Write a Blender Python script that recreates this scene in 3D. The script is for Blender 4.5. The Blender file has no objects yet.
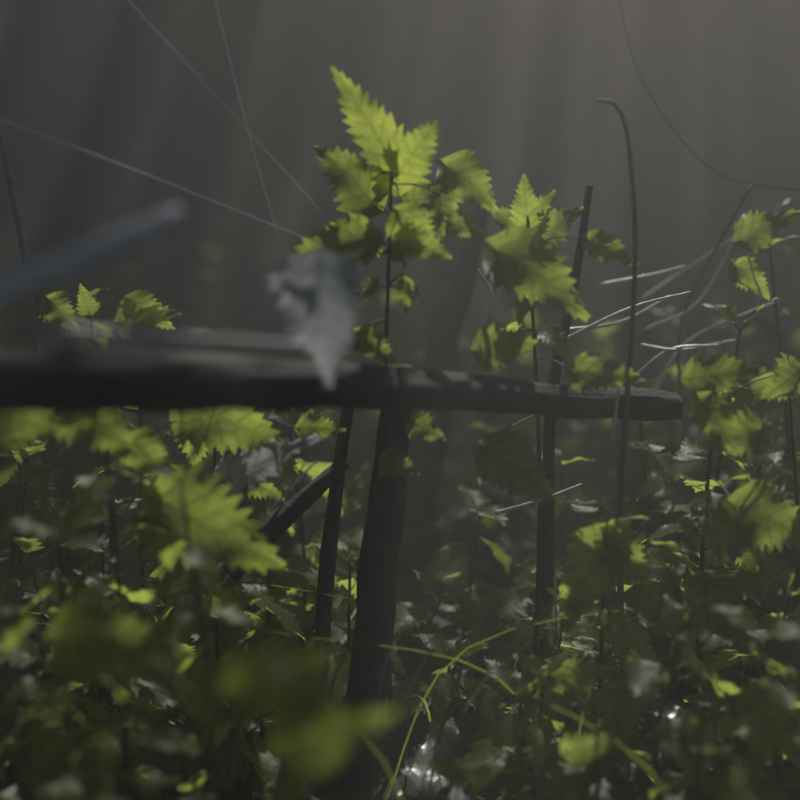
import bpy, math, random
from mathutils import Vector, Matrix, noise
sc=bpy.context.scene
sc.view_settings.view_transform='Standard'; sc.view_settings.look='None'; sc.view_settings.exposure=0
R=random.Random(7)
# ---------------- camera
CAM=Vector((0,-1.6,0.85)); PITCH=math.radians(-12)
cd=bpy.data.cameras.new('camera'); cam=bpy.data.objects.new('camera',cd); sc.collection.objects.link(cam)
cam.location=CAM; cam.rotation_euler=(math.radians(90)+PITCH,0,0)
cd.sensor_width=36; cd.lens=57.6; cd.clip_end=500; cd.clip_start=0.02
cd.dof.use_dof=True; cd.dof.focus_distance=1.72; cd.dof.aperture_fstop=1.2
RM=cam.rotation_euler.to_matrix()
def at(px,py,y=0.0):
    d=RM@Vector(((px-400)/800/1.6,-(py-400)/800/1.6,-1))
    return CAM+d*((y-CAM.y)/d.y)
EL=math.radians(52); AZ=math.radians(14) # sun: azimuth from +Y toward +X
D=Vector((math.sin(AZ)*math.cos(EL),math.cos(AZ)*math.cos(EL),math.sin(EL)))
# ---------------- terrain
def gz(x,y):
    t=max(0,min(1,(y-1.6)/4.5)); t=t*t*(3-2*t)
    return 4.0*t+0.03*noise.noise(Vector((x*1.5,y*1.5,0)))+0.012*noise.noise(Vector((x*9,y*9,3)))
def new_obj(name,verts,faces,mats,uv=None,var=None,smooth=True,mi=None):
    me=bpy.data.meshes.new(name); me.from_pydata(verts,[],faces)
    for m in mats: me.materials.append(m)
    if uv:
        l=me.uv_layers.new(name='UVMap')
        for i,lp in enumerate(me.loops): l.data[i].uv=uv[lp.vertex_index]
    if var:
        a=me.attributes.new('var','FLOAT','POINT'); a.data.foreach_set('value',var)
    if mi: me.polygons.foreach_set('material_index',mi)
    if smooth: me.polygons.foreach_set('use_smooth',[True]*len(me.polygons))
    me.update()
    o=bpy.data.objects.new(name,me); sc.collection.objects.link(o); return o
# ---------------- materials
def mat(name):
    m=bpy.data.materials.new(name); m.use_nodes=True; nt=m.node_tree; nt.nodes.clear()
    out=nt.nodes.new('ShaderNodeOutputMaterial'); return m,nt,out
def N(nt,t,**k):
    n=nt.nodes.new(t)
    for a,b in k.items(): setattr(n,a,b)
    return n
def M(nt,op,a,b=None,c=None):
    n=nt.nodes.new('ShaderNodeMath'); n.operation=op
    for i,v in enumerate((a,b,c)):
        if v is None: continue
        if isinstance(v,(int,float)): n.inputs[i].default_value=v
        else: nt.links.new(v,n.inputs[i])
    return n.outputs[0]
def leafmat(name,c0,c1,trans,tcol,rough=0.5,spec=0.5):
    m,nt,out=mat(name); L=nt.links.new
    uv=N(nt,'ShaderNodeUVMap'); sx=N(nt,'ShaderNodeSeparateXYZ'); L(uv.outputs[0],sx.inputs[0])
    u=sx.outputs[0]; v=M(nt,'ABSOLUTE',M(nt,'SUBTRACT',sx.outputs[1],0.5))
    s=M(nt,'FRACT',M(nt,'MULTIPLY',M(nt,'SUBTRACT',u,M(nt,'MULTIPLY',v,0.55)),6.0))
    tri=M(nt,'ABSOLUTE',M(nt,'SUBTRACT',s,0.5))
    vein=M(nt,'SMOOTH_MIN',M(nt,'SUBTRACT',0.5,tri),M(nt,'MULTIPLY',v,3.0),0.05)
    tc=N(nt,'ShaderNodeTexCoord'); nz=N(nt,'ShaderNodeTexNoise'); nz.inputs['Scale'].default_value=110; nz.inputs['Detail'].default_value=4
    L(tc.outputs['Object'],nz.inputs['Vector'])
    at_=N(nt,'ShaderNodeAttribute',attribute_name='var')
    f=M(nt,'ADD',M(nt,'MULTIPLY',at_.outputs['Fac'],0.7),M(nt,'MULTIPLY',nz.outputs['Fac'],0.5))
    mx=N(nt,'ShaderNodeMix',data_type='RGBA'); L(f,mx.inputs[0]); mx.inputs[6].default_value=(*c0,1); mx.inputs[7].default_value=(*c1,1)
    dk=N(nt,'ShaderNodeMix',data_type='RGBA',blend_type='MULTIPLY'); dk.inputs[0].default_value=1
    L(mx.outputs[2],dk.inputs[6])
    g=M(nt,'ADD',M(nt,'MULTIPLY_ADD',M(nt,'MINIMUM',M(nt,'MULTIPLY',vein,6.0),1.0),0.3,0.34),M(nt,'MULTIPLY',nz.outputs['Fac'],0.75))
    cb=N(nt,'ShaderNodeCombineXYZ'); [L(g,cb.inputs[i]) for i in range(3)]; L(cb.outputs[0],dk.inputs[7])
    h=M(nt,'ADD',M(nt,'MULTIPLY',vein,0.6),M(nt,'MULTIPLY',nz.outputs['Fac'],1.0))
    bp=N(nt,'ShaderNodeBump'); bp.inputs['Strength'].default_value=0.4; bp.inputs['Distance'].default_value=0.002; L(h,bp.inputs['Height'])
    p=N(nt,'ShaderNodeBsdfPrincipled'); L(dk.outputs[2],p.inputs['Base Color']); p.inputs['Roughness'].default_value=rough
    p.inputs['Specular IOR Level'].default_value=spec; L(bp.outputs[0],p.inputs['Normal'])
    t=N(nt,'ShaderNodeBsdfTranslucent'); tm=N(nt,'ShaderNodeMix',data_type='RGBA',blend_type='MULTIPLY'); tm.inputs[0].default_value=1
    tm.inputs[6].default_value=(*tcol,1); L(cb.outputs[0],tm.inputs[7]); L(tm.outputs[2],t.inputs['Color']); L(bp.outputs[0],t.inputs['Normal'])
    ms=N(nt,'ShaderNodeMixShader'); ms.inputs[0].default_value=trans; L(p.outputs[0],ms.inputs[1]); L(t.outputs[0],ms.inputs[2]); L(ms.outputs[0],out.inputs[0])
    return m
leafM=leafmat('nettle_leaf',(0.035,0.06,0.012),(0.09,0.12,0.025),0.6,(0.48,0.58,0.09),0.45,0.4)
paleM=leafmat('pale_leaf',(0.3,0.32,0.32),(0.42,0.44,0.43),0.45,(0.42,0.44,0.44),0.4,0.6)  # grey-white sheen of lit leaves is put into the base colour
deadM=leafmat('dead_leaf',(0.04,0.038,0.032),(0.12,0.115,0.10),0.15,(0.08,0.07,0.05),0.33,0.9)
def simple(name,c0,c1,scale,rough,bump=0.3,stretch=(1,1,1),spec=0.5,bd=0.01):
    m,nt,out=mat(name); L=nt.links.new
    tc=N(nt,'ShaderNodeTexCoord'); mp=N(nt,'ShaderNodeMapping'); mp.inputs['Scale'].default_value=stretch
    L(tc.outputs['Object'],mp.inputs[0])
    nz=N(nt,'ShaderNodeTexNoise'); nz.inputs['Scale'].default_value=scale; nz.inputs['Detail'].default_value=8; nz.inputs['Roughness'].default_value=0.65
    L(mp.outputs[0],nz.inputs['Vector'])
    cr=N(nt,'ShaderNodeValToRGB'); cr.color_ramp.elements[0].position=0.35; cr.color_ramp.elements[1].position=0.7
    cr.color_ramp.elements[0].color=(*c0,1); cr.color_ramp.elements[1].color=(*c1,1); L(nz.outputs['Fac'],cr.inputs[0])
    bp=N(nt,'ShaderNodeBump'); bp.inputs['Strength'].default_value=bump; bp.inputs['Distance'].default_value=bd; L(nz.outputs['Fac'],bp.inputs['Height'])
    p=N(nt,'ShaderNodeBsdfPrincipled'); L(cr.outputs[0],p.inputs['Base Color']); p.inputs['Roughness'].default_value=rough
    p.inputs['Specular IOR Level'].default_value=spec; L(bp.outputs[0],p.inputs['Normal']); L(p.outputs[0],out.inputs[0]); return m
stemM=simple('nettle_stem',(0.02,0.03,0.01),(0.05,0.06,0.025),40,0.5)
soilM=simple('soil',(0.012,0.010,0.007),(0.05,0.042,0.03),14,0.9,0.8)
woodM=simple('weathered_wood',(0.02,0.018,0.016),(0.07,0.066,0.06),30,0.75,0.8,(1,8,8))
postM=simple('weathered_post',(0.012,0.011,0.010),(0.05,0.046,0.04),30,0.75,0.8,(8,8,1))
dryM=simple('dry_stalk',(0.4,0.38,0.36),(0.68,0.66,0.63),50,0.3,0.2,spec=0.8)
greyM=simple('grey_stalk',(0.08,0.075,0.065),(0.2,0.19,0.17),50,0.45,0.2)
silkM=simple('silk',(0.7,0.7,0.7),(0.8,0.8,0.8),50,0.25,0.0,spec=1.0)
darkM=simple('dark_tendril',(0.01,0.009,0.008),(0.03,0.028,0.025),50,0.6,0.1)
# ---------------- mesh builder
class B:
    def __init__(s): s.v=[];s.f=[];s.uv=[];s.var=[];s.mi=[]
    def tube(s,pts,r0,r1,seg=6,mi=0,knob=0.0):
        b=len(s.v); n=len(pts)
        for i,p in enumerate(pts):
            t=(pts[min(i+1,n-1)]-pts[max(i-1,0)]).normalized()
            a=t.orthogonal().normalized() if i==0 else (a-t*a.dot(t)).normalized()
            c=t.cross(a); r=r0+(r1-r0)*i/(n-1)
            for k in range(seg):
                an=2*math.pi*k/seg; rr=r*(1+knob*noise.noise(p*9+Vector((k*0.9,0,0))))
                s.v.append(p+(a*math.cos(an)+c*math.sin(an))*rr); s.uv.append((0.5,0.5)); s.var.append(0.3)
        for i in range(n-1):
            for k in range(seg):
                k2=(k+1)%seg
                s.f.append((b+i*seg+k,b+i*seg+k2,b+(i+1)*seg+k2,b+(i+1)*seg+k)); s.mi.append(mi)
        s.f.append(tuple(b+k for k in range(seg))[::-1]); s.mi.append(mi)
        s.f.append(tuple(b+(n-1)*seg+k for k in range(seg))); s.mi.append(mi)
    def leaf(s,base,tip,nrm,width=0.6,droop=0.12,fold=0.25,mi=1,teeth=11,seed=0,twist=0.0,crum=1.0):
        rr=random.Random(seed)
        ax=tip-base; Ln=ax.length
        if Ln<1e-4: return
        ax=ax/Ln; nn=(nrm-ax*nrm.dot(ax))
        if nn.length<1e-3: nn=ax.orthogonal()
        nn.normalize(); sd=ax.cross(nn)
        var=rr.random(); b=len(s.v); rows=teeth*2+1
        wv=rr.uniform(0,6)
        for i in range(rows):
            u=i/(rows-1); k=max(0,(u-0.2)/0.8)
            w=width*0.5*(min(1,(u/0.2))**0.45)*(1-k)**0.95*(1+0.25*k)   # ovate, drawn out to a point
            cen=base+ax*(u*Ln)+nn*(Ln*droop*(4*u*(1-u))*0.9) 
            peak=(i%2==1)
            tw=twist*u; sdd=sd*math.cos(tw)+nn*math.sin(tw); nnn=nn*math.cos(tw)-sd*math.sin(tw)
            for j in range(-3,4):
                q=j/3.0; e=abs(q)
                ww=w*e; push=0
                if e==1:
                    ww=w*(1.18 if peak else 0.85)*(1+0.08*rr.uniform(-1,1)); push=(0.05 if peak else -0.01)*Ln
                zz=fold*ww*Ln*(1-0.35*e)+ 0.05*crum*Ln*math.sin(u*13+wv+q*2)*e*e*(1-u*.5)
                p=cen+sdd*(math.copysign(1,q)*ww*Ln if j else 0)+nnn*zz+ax*(push-0.12*Ln*e*e*(1-u)*(1 if u<0.3 else 0.4))
                s.v.append(p); s.uv.append((u,0.5+q*0.5*max(w/(width*0.5),0.05))); s.var.append(var)
        for i in range(rows-1):
            for j in range(6):
                a=b+i*7+j; s.f.append((a,a+1,a+8,a+7)); s.mi.append(mi)
    def blade(s,pts,w,mi=0):
        b=len(s.v); n=len(pts); var=R.random()
        for i,p in enumerate(pts):
            t=(pts[min(i+1,n-1)]-pts[max(i-1,0)]).normalized(); c=t.cross(Vector((0.3,1,0.1))).normalized()
            ww=w*(1-(i/(n-1))**2*0.95)
            s.v+= [p-c*ww,p+Vector((0,-ww*.4,0)),p+c*ww]; s.uv+=[(i/n,0.3),(i/n,0.5),(i/n,0.7)]; s.var+=[var]*3
        for i in range(n-1):
            for j in range(2):
                a=b+i*3+j; s.f.append((a,a+1,a+4,a+3)); s.mi.append(mi)
    def make(s,name,mats): return new_obj(name,s.v,s.f,mats,s.uv,s.var,True,s.mi)
def curve(pts,n=14):
    P=[pts[0]*2-pts[1]]+list(pts)+[pts[-1]*2-pts[-2]]; out=[]
    for k in range(1,len(P)-2):
        for i in range(n):
            t=i/n; a,b,c,d=P[k-1],P[k],P[k+1],P[k+2]
            out.append(0.5*((2*b)+(c-a)*t+(2*a-5*b+4*c-d)*t*t+(3*b-a-3*c+d)*t**3))
    out.append(P[-2]); return out
# ---------------- nettles
MATS=[stemM,leafM,paleM,deadM]
def nettle(root,top,size=0.09,nodes=7,rng=R,leafstart=0.25,b=None,name='nettle_plant',extra=(),crown=True,finish=True,teeth=11):
    b=b or B()
    mid=root.lerp(top,0.5)+Vector((rng.uniform(-.03,.03),rng.uniform(-.03,.03),0))
    st=curve([root,mid,top],10); b.tube(st,0.0042,0.0018,6,0)
    az=rng.uniform(0,math.pi)
    for k in range(nodes):
        t=leafstart+(1-leafstart)*(k/(nodes-1))**0.9; p=st[min(len(st)-1,int(t*(len(st)-1)))]
        az+=math.pi/2+rng.uniform(-.25,.25)
        sz=size*(1.1-0.55*max(0,(t-0.5)/0.5)**1.3)*rng.uniform(.8,1.2)
        if not crown and t>0.93: break
        for sgn in (0,math.pi):
            if rng.random()<0.06: continue
            a=az+sgn+rng.uniform(-.3,.3); d=Vector((math.cos(a),math.sin(a),0))
            up=rng.uniform(0.1,0.6)+ (0.9 if t>0.93 else 0)
            pe=p+(d+Vector((0,0,up))).normalized()*sz*0.3
            b.tube([p,p.lerp(pe,.5)+Vector((0,0,-.002)),pe],0.0013,0.0009,4,0)
            dz=rng.uniform(-1.2,-.1)+(1.1 if t>0.93 else 0)
            tip=pe+(d+Vector((0,0,dz))).normalized()*sz
            b.leaf(pe,tip,Vector((rng.uniform(-.3,.3),rng.uniform(-.7,.1),1)),rng.uniform(.58,.76),rng.uniform(.05,.16),rng.uniform(.05,.3),1,teeth,seed=rng.random(),twist=rng.uniform(-.4,.4))
    for e in extra:
        (bx,by,tx,ty,yy,w)=e[:6]; mi=e[6] if len(e)>6 else 1
        bp=at(bx,by,yy); tp=at(tx,ty,yy+rng.uniform(-.03,.01))
        near=min(st,key=lambda q:(q-bp).length)
        b.tube(curve([near,near.lerp(bp,.5)+Vector((0,0,.006)),bp],4),0.0013,0.0009,4,0)
        b.leaf(bp,tp,Vector((rng.uniform(-.35,.35),-0.9,0.45)),w*1.08,rng.uniform(.04,.14),rng.uniform(.05,.25),mi,teeth,seed=rng.random(),twist=rng.uniform(-.3,.3)*(2 if mi==2 else 1),crum=1.8 if mi==2 else 1)
    return b.make(name,MATS) if finish else b
def ground(x,y): return Vector((x,y,gz(x,y)-0.01))
def plant(px,py,y,size=.085,nodes=7,extra=(),crown=True,leafstart=.25,dx=0):
    t=at(px,py,y); return nettle(ground(t.x+dx,y),t,size,nodes,R,leafstart,None,'nettle_plant',extra,crown)
plant(392,150,0.0,.06,4,[(390,156,331,66,0,.42),(376,206,314,146,0.03,.75),(400,172,438,120,-.02,.75),(446,166,496,212,0.05,.75),
 (398,190,386,138,.04,.75),(398,212,438,254,-.04,.75),(374,238,280,264,-.03,.5),(398,240,452,258,-.06,.6),(450,222,484,236,.02,.7),(404,280,407,316,-.03,.5),
 (358,334,398,366,-.05,.6),(318,264,330,388,-.32,.68,2),(312,272,264,284,-.3,.9,2),(412,422,446,440,-.05,.7),(383,460,420,474,-.05,.7),(406,206,450,182,.06,.6),(350,240,322,222,.03,.6),(440,195,440,240,.05,.8)],leafstart=.8,crown=False)
plant(528,215,0.05,.06,4,[(527,225,524,174,.05,.6),(518,240,488,206,.08,.7),(536,246,586,208,.1,.75),(496,250,588,320,-.03,.6),(588,240,638,266,.05,.6),
 (530,255,494,240,.06,.7),(478,350,538,343,-.05,.75),(573,372,646,380,-.05,.55),(486,448,556,502,-.08,.65),(530,225,556,190,.12,.7)],leafstart=.8,crown=False,dx=.02)
plant(770,250,0.3,.08,6,[(740,240,802,212,.25,.6),(735,265,770,300,.25,.6)],dx=.05)
plant(715,400,0.0,.09,6,[(690,378,766,370,-.05,.6),(700,400,738,455,-.08,.7),(760,430,695,445,-.05,.65),(735,505,815,545,-.1,.7),(742,552,758,574,0,.8),(688,592,704,570,0,.7),(640,455,664,470,0,.5),(800,370,760,400,.0,.8)],leafstart=.4)
plant(605,530,-.08,.09,5,[(608,532,560,616,-.12,.6),(603,533,650,586,-.12,.6),(550,676,616,670,-.15,.5),(566,752,620,738,-.3,.5)],leafstart=.4)
plant(215,395,0.0,.09,6,[(182,402,286,446,-.06,.65),(272,402,312,398,0,.6),(300,428,346,430,-.03,.6),(228,480,320,436,-.05,.4,2),(156,578,204,590,-.05,.6),(200,602,261,598,-.05,.5),(290,395,315,420,.02,.7),(240,475,285,500,0,.6),(200,410,195,470,.02,.7)],leafstart=.5)
plant(100,400,-.2,.08,5,[(75,404,134,452,-.2,.85),(-20,414,70,430,-.2,.7),(130,440,175,480,-.15,.7)],leafstart=.5)
plant(180,480,-.3,.07,4,[(158,500,285,568,-.18,.65),(60,640,185,652,-.4,.6)],leafstart=.6)
plant(300,690,-.75,.05,4,[(235,690,335,655,-.66,.6),(285,752,396,712,-.66,.5),(320,690,270,740,-.66,.6)],leafstart=.6)
plant(90,300,.25,.06,6,[(50,300,80,332,.2,.7),(120,322,182,314,.2,.6),(90,312,80,283,.2,.6),(130,300,175,330,.2,.6)],leafstart=.6)
for px,py,y,s in [(350,560,.1,.1),(440,600,.15,.1),(250,640,.0,.11),(60,540,-.3,.1),(20,650,-.4,.09),(120,700,-.45,.08),(520,700,-.1,.1),(680,640,-.2,.1),(760,640,-.3,.1),
   (700,740,-.35,.08),(790,600,-.1,.11),(480,520,.2,.11),(560,470,.25,.11),(650,480,.3,.11),(290,430,.2,.11),(150,440,.2,.11),(20,470,.1,.11),(760,450,.2,.11),
   (340,520,.3,.11),(60,440,.35,.11),(780,350,.5,.11),(690,330,.6,.11),(420,540,.4,.11),(30,420,.1,.1),(140,415,.1,.1),(250,400,.12,.1),(740,330,.15,.1),(790,400,.05,.1),(640,400,.2,.1),
   (30,560,0,.11),(110,520,.05,.11),(170,520,.1,.11),(120,600,-.1,.11),(220,560,.15,.11),(300,590,.2,.11),(560,580,.1,.11),(620,600,.1,.11),(500,600,.2,.11),(740,520,.25,.11),(690,560,.1,.11),(790,480,.3,.11),(640,420,.45,.11),(230,450,.4,.11),(450,660,0,.1),(560,640,0,.1),(60,620,-.2,.11),(730,700,-.2,.1),
   (260,700,-.1,.1),(600,690,-.05,.1),(180,660,0,.1),(90,680,-.1,.1),(780,720,-.15,.1),(350,470,.5,.11),(500,440,.55,.11),(590,430,.6,.11),(720,400,.6,.11),(650,290,.8,.1),(730,310,.9,.11),(790,260,.8,.11),(600,360,.9,.1)]:
    plant(px,py,y,s,5,leafstart=.35)
b=B()
for i in range(90):
    x=R.uniform(-1.5,1.5); y=R.uniform(.45,2.0)
    h=R.uniform(.28,.5)
    r=ground(x,y); nettle(r,r+Vector((R.uniform(-.05,.05),R.uniform(-.05,.05),h)),.12,4,R,.35,b,finish=False,teeth=7)
b.make('nettle_undergrowth',MATS)
b=B()
for i in range(34):
    x=R.uniform(-.75,.75); y=R.uniform(-.45,.6); r=ground(x,y)
    nettle(r,r+Vector((R.uniform(-.04,.04),R.uniform(-.04,.04),R.uniform(.1,.22))),.075,3,R,.5,b,finish=False,teeth=7)
b.make('nettle_seedlings',MATS)
b=B()
for i in range(240):
    x=R.uniform(-1.0,1.0); y=R.uniform(-.6,1.0); p=ground(x,y)+Vector((0,0,R.uniform(.015,.12)))
    a=R.uniform(0,6.28); d=Vector((math.cos(a),math.sin(a),R.uniform(-.4,.5))).normalized()
    b.leaf(p,p+d*R.uniform(.05,.1),Vector((R.uniform(-.7,.7),R.uniform(-.7,.7),1)),.6,R.uniform(-.2,.3),R.uniform(-.3,.6),R.choice([3,3,3,3,2]),teeth=6,seed=R.random(),twist=R.uniform(-1,1),crum=2)
b.make('leaf_litter',MATS)
b=B()
for i in range(480):
    x=R.uniform(-1.2,1.2); y=R.uniform(-.6,1.2); r=ground(x,y); h=R.uniform(.06,.4); a=R.uniform(0,6.28); k=R.uniform(.2,1.3)*h
    d=Vector((math.cos(a),math.sin(a),0))
    b.blade(curve([r,r+Vector((0,0,h*.6))+d*k*.25,r+Vector((0,0,h*.8))+d*k],5),R.uniform(.0008,.0022),R.choice([0,0,1,2]))
b.make('grass',[greyM,leafM,stemM])
def stalk(name,pl,r0,r1,m,kn=.25):
    b=B(); b.tube(curve([at(*p) for p in pl],10),r0,r1,8,0,kn); return b.make(name,[m])
for pl in [[(560,342,.1),(630,308,.12),(690,292,.15)],[(565,330,.2),(620,322,.22),(670,296,.25)],[(495,513,0),(540,500,.0),(582,484,.02)],
           [(180,612,-.09),(240,545,-.09),(315,462,-.08)],[(612,440,-.02),(617,402,-.02),(620,380,-.02)],[(600,285,.3),(650,275,.3),(685,266,.3)],[(640,345,.2),(680,350,.2),(735,340,.25)],
           [(630,380,.2),(670,350,.2),(720,345,.2)],[(645,330,.3),(700,300,.3),(745,215,.35)],[(470,370,.1),(490,300,.1),(478,270,.1)],[(640,300,.4),(700,260,.4),(790,200,.4)],[(650,400,.3),(690,340,.3),(780,300,.3)]]:
    stalk('dry_stalk',pl,.0028,.0014,dryM,.5)
stalk('dead_grass_stem',[(636,800,.02),(622,640,0),(622,480,0),(632,330,0),(635,230,0),(628,140,0),(616,106,0),(598,100,0)],.0045,.0022,greyM)
stalk('dead_grass_stem',[(690,600,.3),(685,450,.3),(680,330,.3),(715,250,.3),(752,185,.3)],.003,.002,greyM)
stalk('dead_grass_stem',[(60,640,.2),(45,450,.15),(28,280,.1),(-5,110,.1)],.005,.004,greyM)
stalk('plant_stalk',[(318,720,.03),(328,560,.03),(345,430,.03),(350,395,.03)],.011,.008,darkM)
stalk('plant_stalk',[(545,760,.08),(548,560,.08),(552,400,.08),(575,280,.08),(590,185,.08)],.010,.005,darkM)
stalk('dead_branch',[(408,900,.5),(418,560,.5),(436,380,.5),(462,290,.52),(484,200,.55)],.05,.012,darkM,.6)
stalk('rail_lit_edge',[(-80,328,-.68),(60,266,-.62),(180,216,-.56)],.011,.010,dryM)
stalk('rail_lit_edge',[(60,330,-.55),(190,338,-.5),(310,346,-.42)],.004,.003,dryM)  # pale stick added to draw the rail's sunlit top edge
b=B(); L=[at(-120,382,-.46),at(120,380,-.4),at(320,384,-.24),at(450,392,-.1),at(560,400,-.02),at(676,406,.05)]
b.tube(curve(L,14),.032,.016,16,0,.4); b.make('wooden_rail',[woodM])
b=B(); b.tube(curve([at(345,860,-.02),at(372,640,0),at(386,500,0.0),at(400,395,-.02),at(404,370,-.03)],12),.028,.016,16,0,.35); b.make('wooden_post',[postM])
b=B(); b.tube(curve([at(225,570,-.06),at(280,520,-.03),at(345,462,.02)],12),.02,.008,14,0,.35); b.make('broken_branch',[woodM])
def thread(name,pl,r,m): 
    b=B(); b.tube(curve([at(*p) for p in pl],10),r,r,4,0); b.make(name,[m])
thread('spider_thread',[(-60,96,-.1),(140,172,-.05),(330,248,-.0)],.0010,silkM)
thread('spider_thread',[(110,-20,0),(220,100,0),(322,212,0)],.0006,silkM)
thread('spider_thread',[(208,-30,.3),(245,120,.3),(278,235,.3)],.0009,silkM)
thread('thin_tendril',[(610,-40,.0),(640,75,0),(700,160,0),(760,186,.0),(840,190,0)],.0006,darkM)
# ---------------- unseen tree canopy added as a gobo; its gap shapes the sunbeam
cen=Vector((0.14,0,.64))+D*((4.1-.64)/math.sin(EL))
goboBarkM=simple('gobo_bark',(0.03,0.025,0.02),(0.1,0.09,0.075),20,0.85,1.0,(4,4,1))
cm,nt,out=mat('gobo_leaf'); p_=N(nt,'ShaderNodeBsdfPrincipled'); a_=N(nt,'ShaderNodeAttribute',attribute_name='var'); c_=N(nt,'ShaderNodeValToRGB')
c_.color_ramp.elements[0].color=(.03,.05,.012,1); c_.color_ramp.elements[1].color=(.08,.11,.02,1); nt.links.new(a_.outputs['Fac'],c_.inputs[0]); nt.links.new(c_.outputs[0],p_.inputs['Base Color']); nt.links.new(p_.outputs[0],out.inputs[0])
for side,tx,ty in ((1,3.6,3.2),(-1,-3.2,2.6)):
    rr=random.Random(side+5); b=B(); g=ground(tx,ty)
    b.tube(curve([g,g+Vector((-.1*side,0,1.6)),g+Vector((-.3*side,-.1,3.4)),Vector((tx-.5*side,ty,6))],8),.2,.07,12,0,.2)
    for k in range(9):
        s0=Vector((tx-.35*side,ty,rr.uniform(3.3,4.5))); a=rr.uniform(0,6.28)
        e=s0+Vector((math.cos(a)*rr.uniform(1.5,2.4),math.sin(a)*rr.uniform(1.5,3),rr.uniform(.0,.6)))
        b.tube(curve([s0,s0.lerp(e,.5)+Vector((0,0,.25)),e],6),.05,.012,7,0,.2)
    cnt=0
    while cnt<11000:
        x=rr.uniform(-.2,4.2)*side; y=rr.uniform(-2.4,5.8); z=rr.uniform(3.9,4.8)
        p=Vector((x,y,z)); q=p-D*((z-4.1)/math.sin(EL))-cen
        r=math.hypot(q.x/1.2,q.y/.9)
        pr=max(.0,min(1,(r-.36)/.7))
        if y>5.7 or rr.random()>pr**1.3+.005: continue
        a=rr.uniform(0,6.28); d=Vector((math.cos(a),math.sin(a),rr.uniform(-.5,.3))).normalized()
        s_=rr.uniform(.09,.17); sd=d.cross(Vector((0,0,1))).normalized()*s_*.38; i=len(b.v)
        b.v+=[p,p+d*s_*.45+sd,p+d*s_,p+d*s_*.45-sd]; b.uv+=[(0,.5),(.4,0),(1,.5),(.4,1)]; b.var+=[rr.random()]*4; b.f.append((i,i+1,i+2,i+3)); b.mi.append(1); cnt+=1
    b.make('gobo_tree',[goboBarkM,cm])
# ---------------- ground
def axis(lo,hi,fl,fh,fine,coarse):
    a=[];x=lo
    while x<hi: a.append(x); x+= fine if fl<=x<fh else coarse
    a.append(hi); return a
xs=axis(-60,60,-3,3,.06,1.9); ys=axis(-40,80,-2.2,7,.06,1.9)
v=[(x,y,gz(x,y)) for y in ys for x in xs]; n=len(xs)
f=[(j*n+i,j*n+i+1,(j+1)*n+i+1,(j+1)*n+i) for j in range(len(ys)-1) for i in range(n-1)]
new_obj('ground',v,f,[soilM])
# ---------------- mist
m,nt,out=mat('mist'); vs=N(nt,'ShaderNodeVolumeScatter'); vs.inputs['Density'].default_value=.12; vs.inputs['Anisotropy'].default_value=.5
vs.inputs['Color'].default_value=(.98,.93,.85,1); nt.links.new(vs.outputs[0],out.inputs['Volume'])
bpy.ops.mesh.primitive_cube_add(size=1,location=(0,.9,1.0)); o=bpy.context.object; o.name='mist'; o.scale=(5,6,2.6); o.data.materials.append(m)
# ---------------- light
sl=bpy.data.lights.new('sun','SUN'); sl.energy=5; sl.angle=math.radians(.8); sl.color=(1,.95,.86)
so=bpy.data.objects.new('sun',sl); sc.collection.objects.link(so); so.rotation_euler=(-D).to_track_quat('-Z','Y').to_euler()
w=bpy.data.worlds.new('World'); sc.world=w; w.use_nodes=True; nt=w.node_tree
sk=nt.nodes.new('ShaderNodeTexSky'); sk.sky_type='NISHITA'; sk.sun_disc=False; sk.sun_elevation=EL; sk.sun_rotation=AZ
bg=nt.nodes['Background']; bg.inputs[1].default_value=.05; nt.links.new(sk.outputs[0],bg.inputs[0])
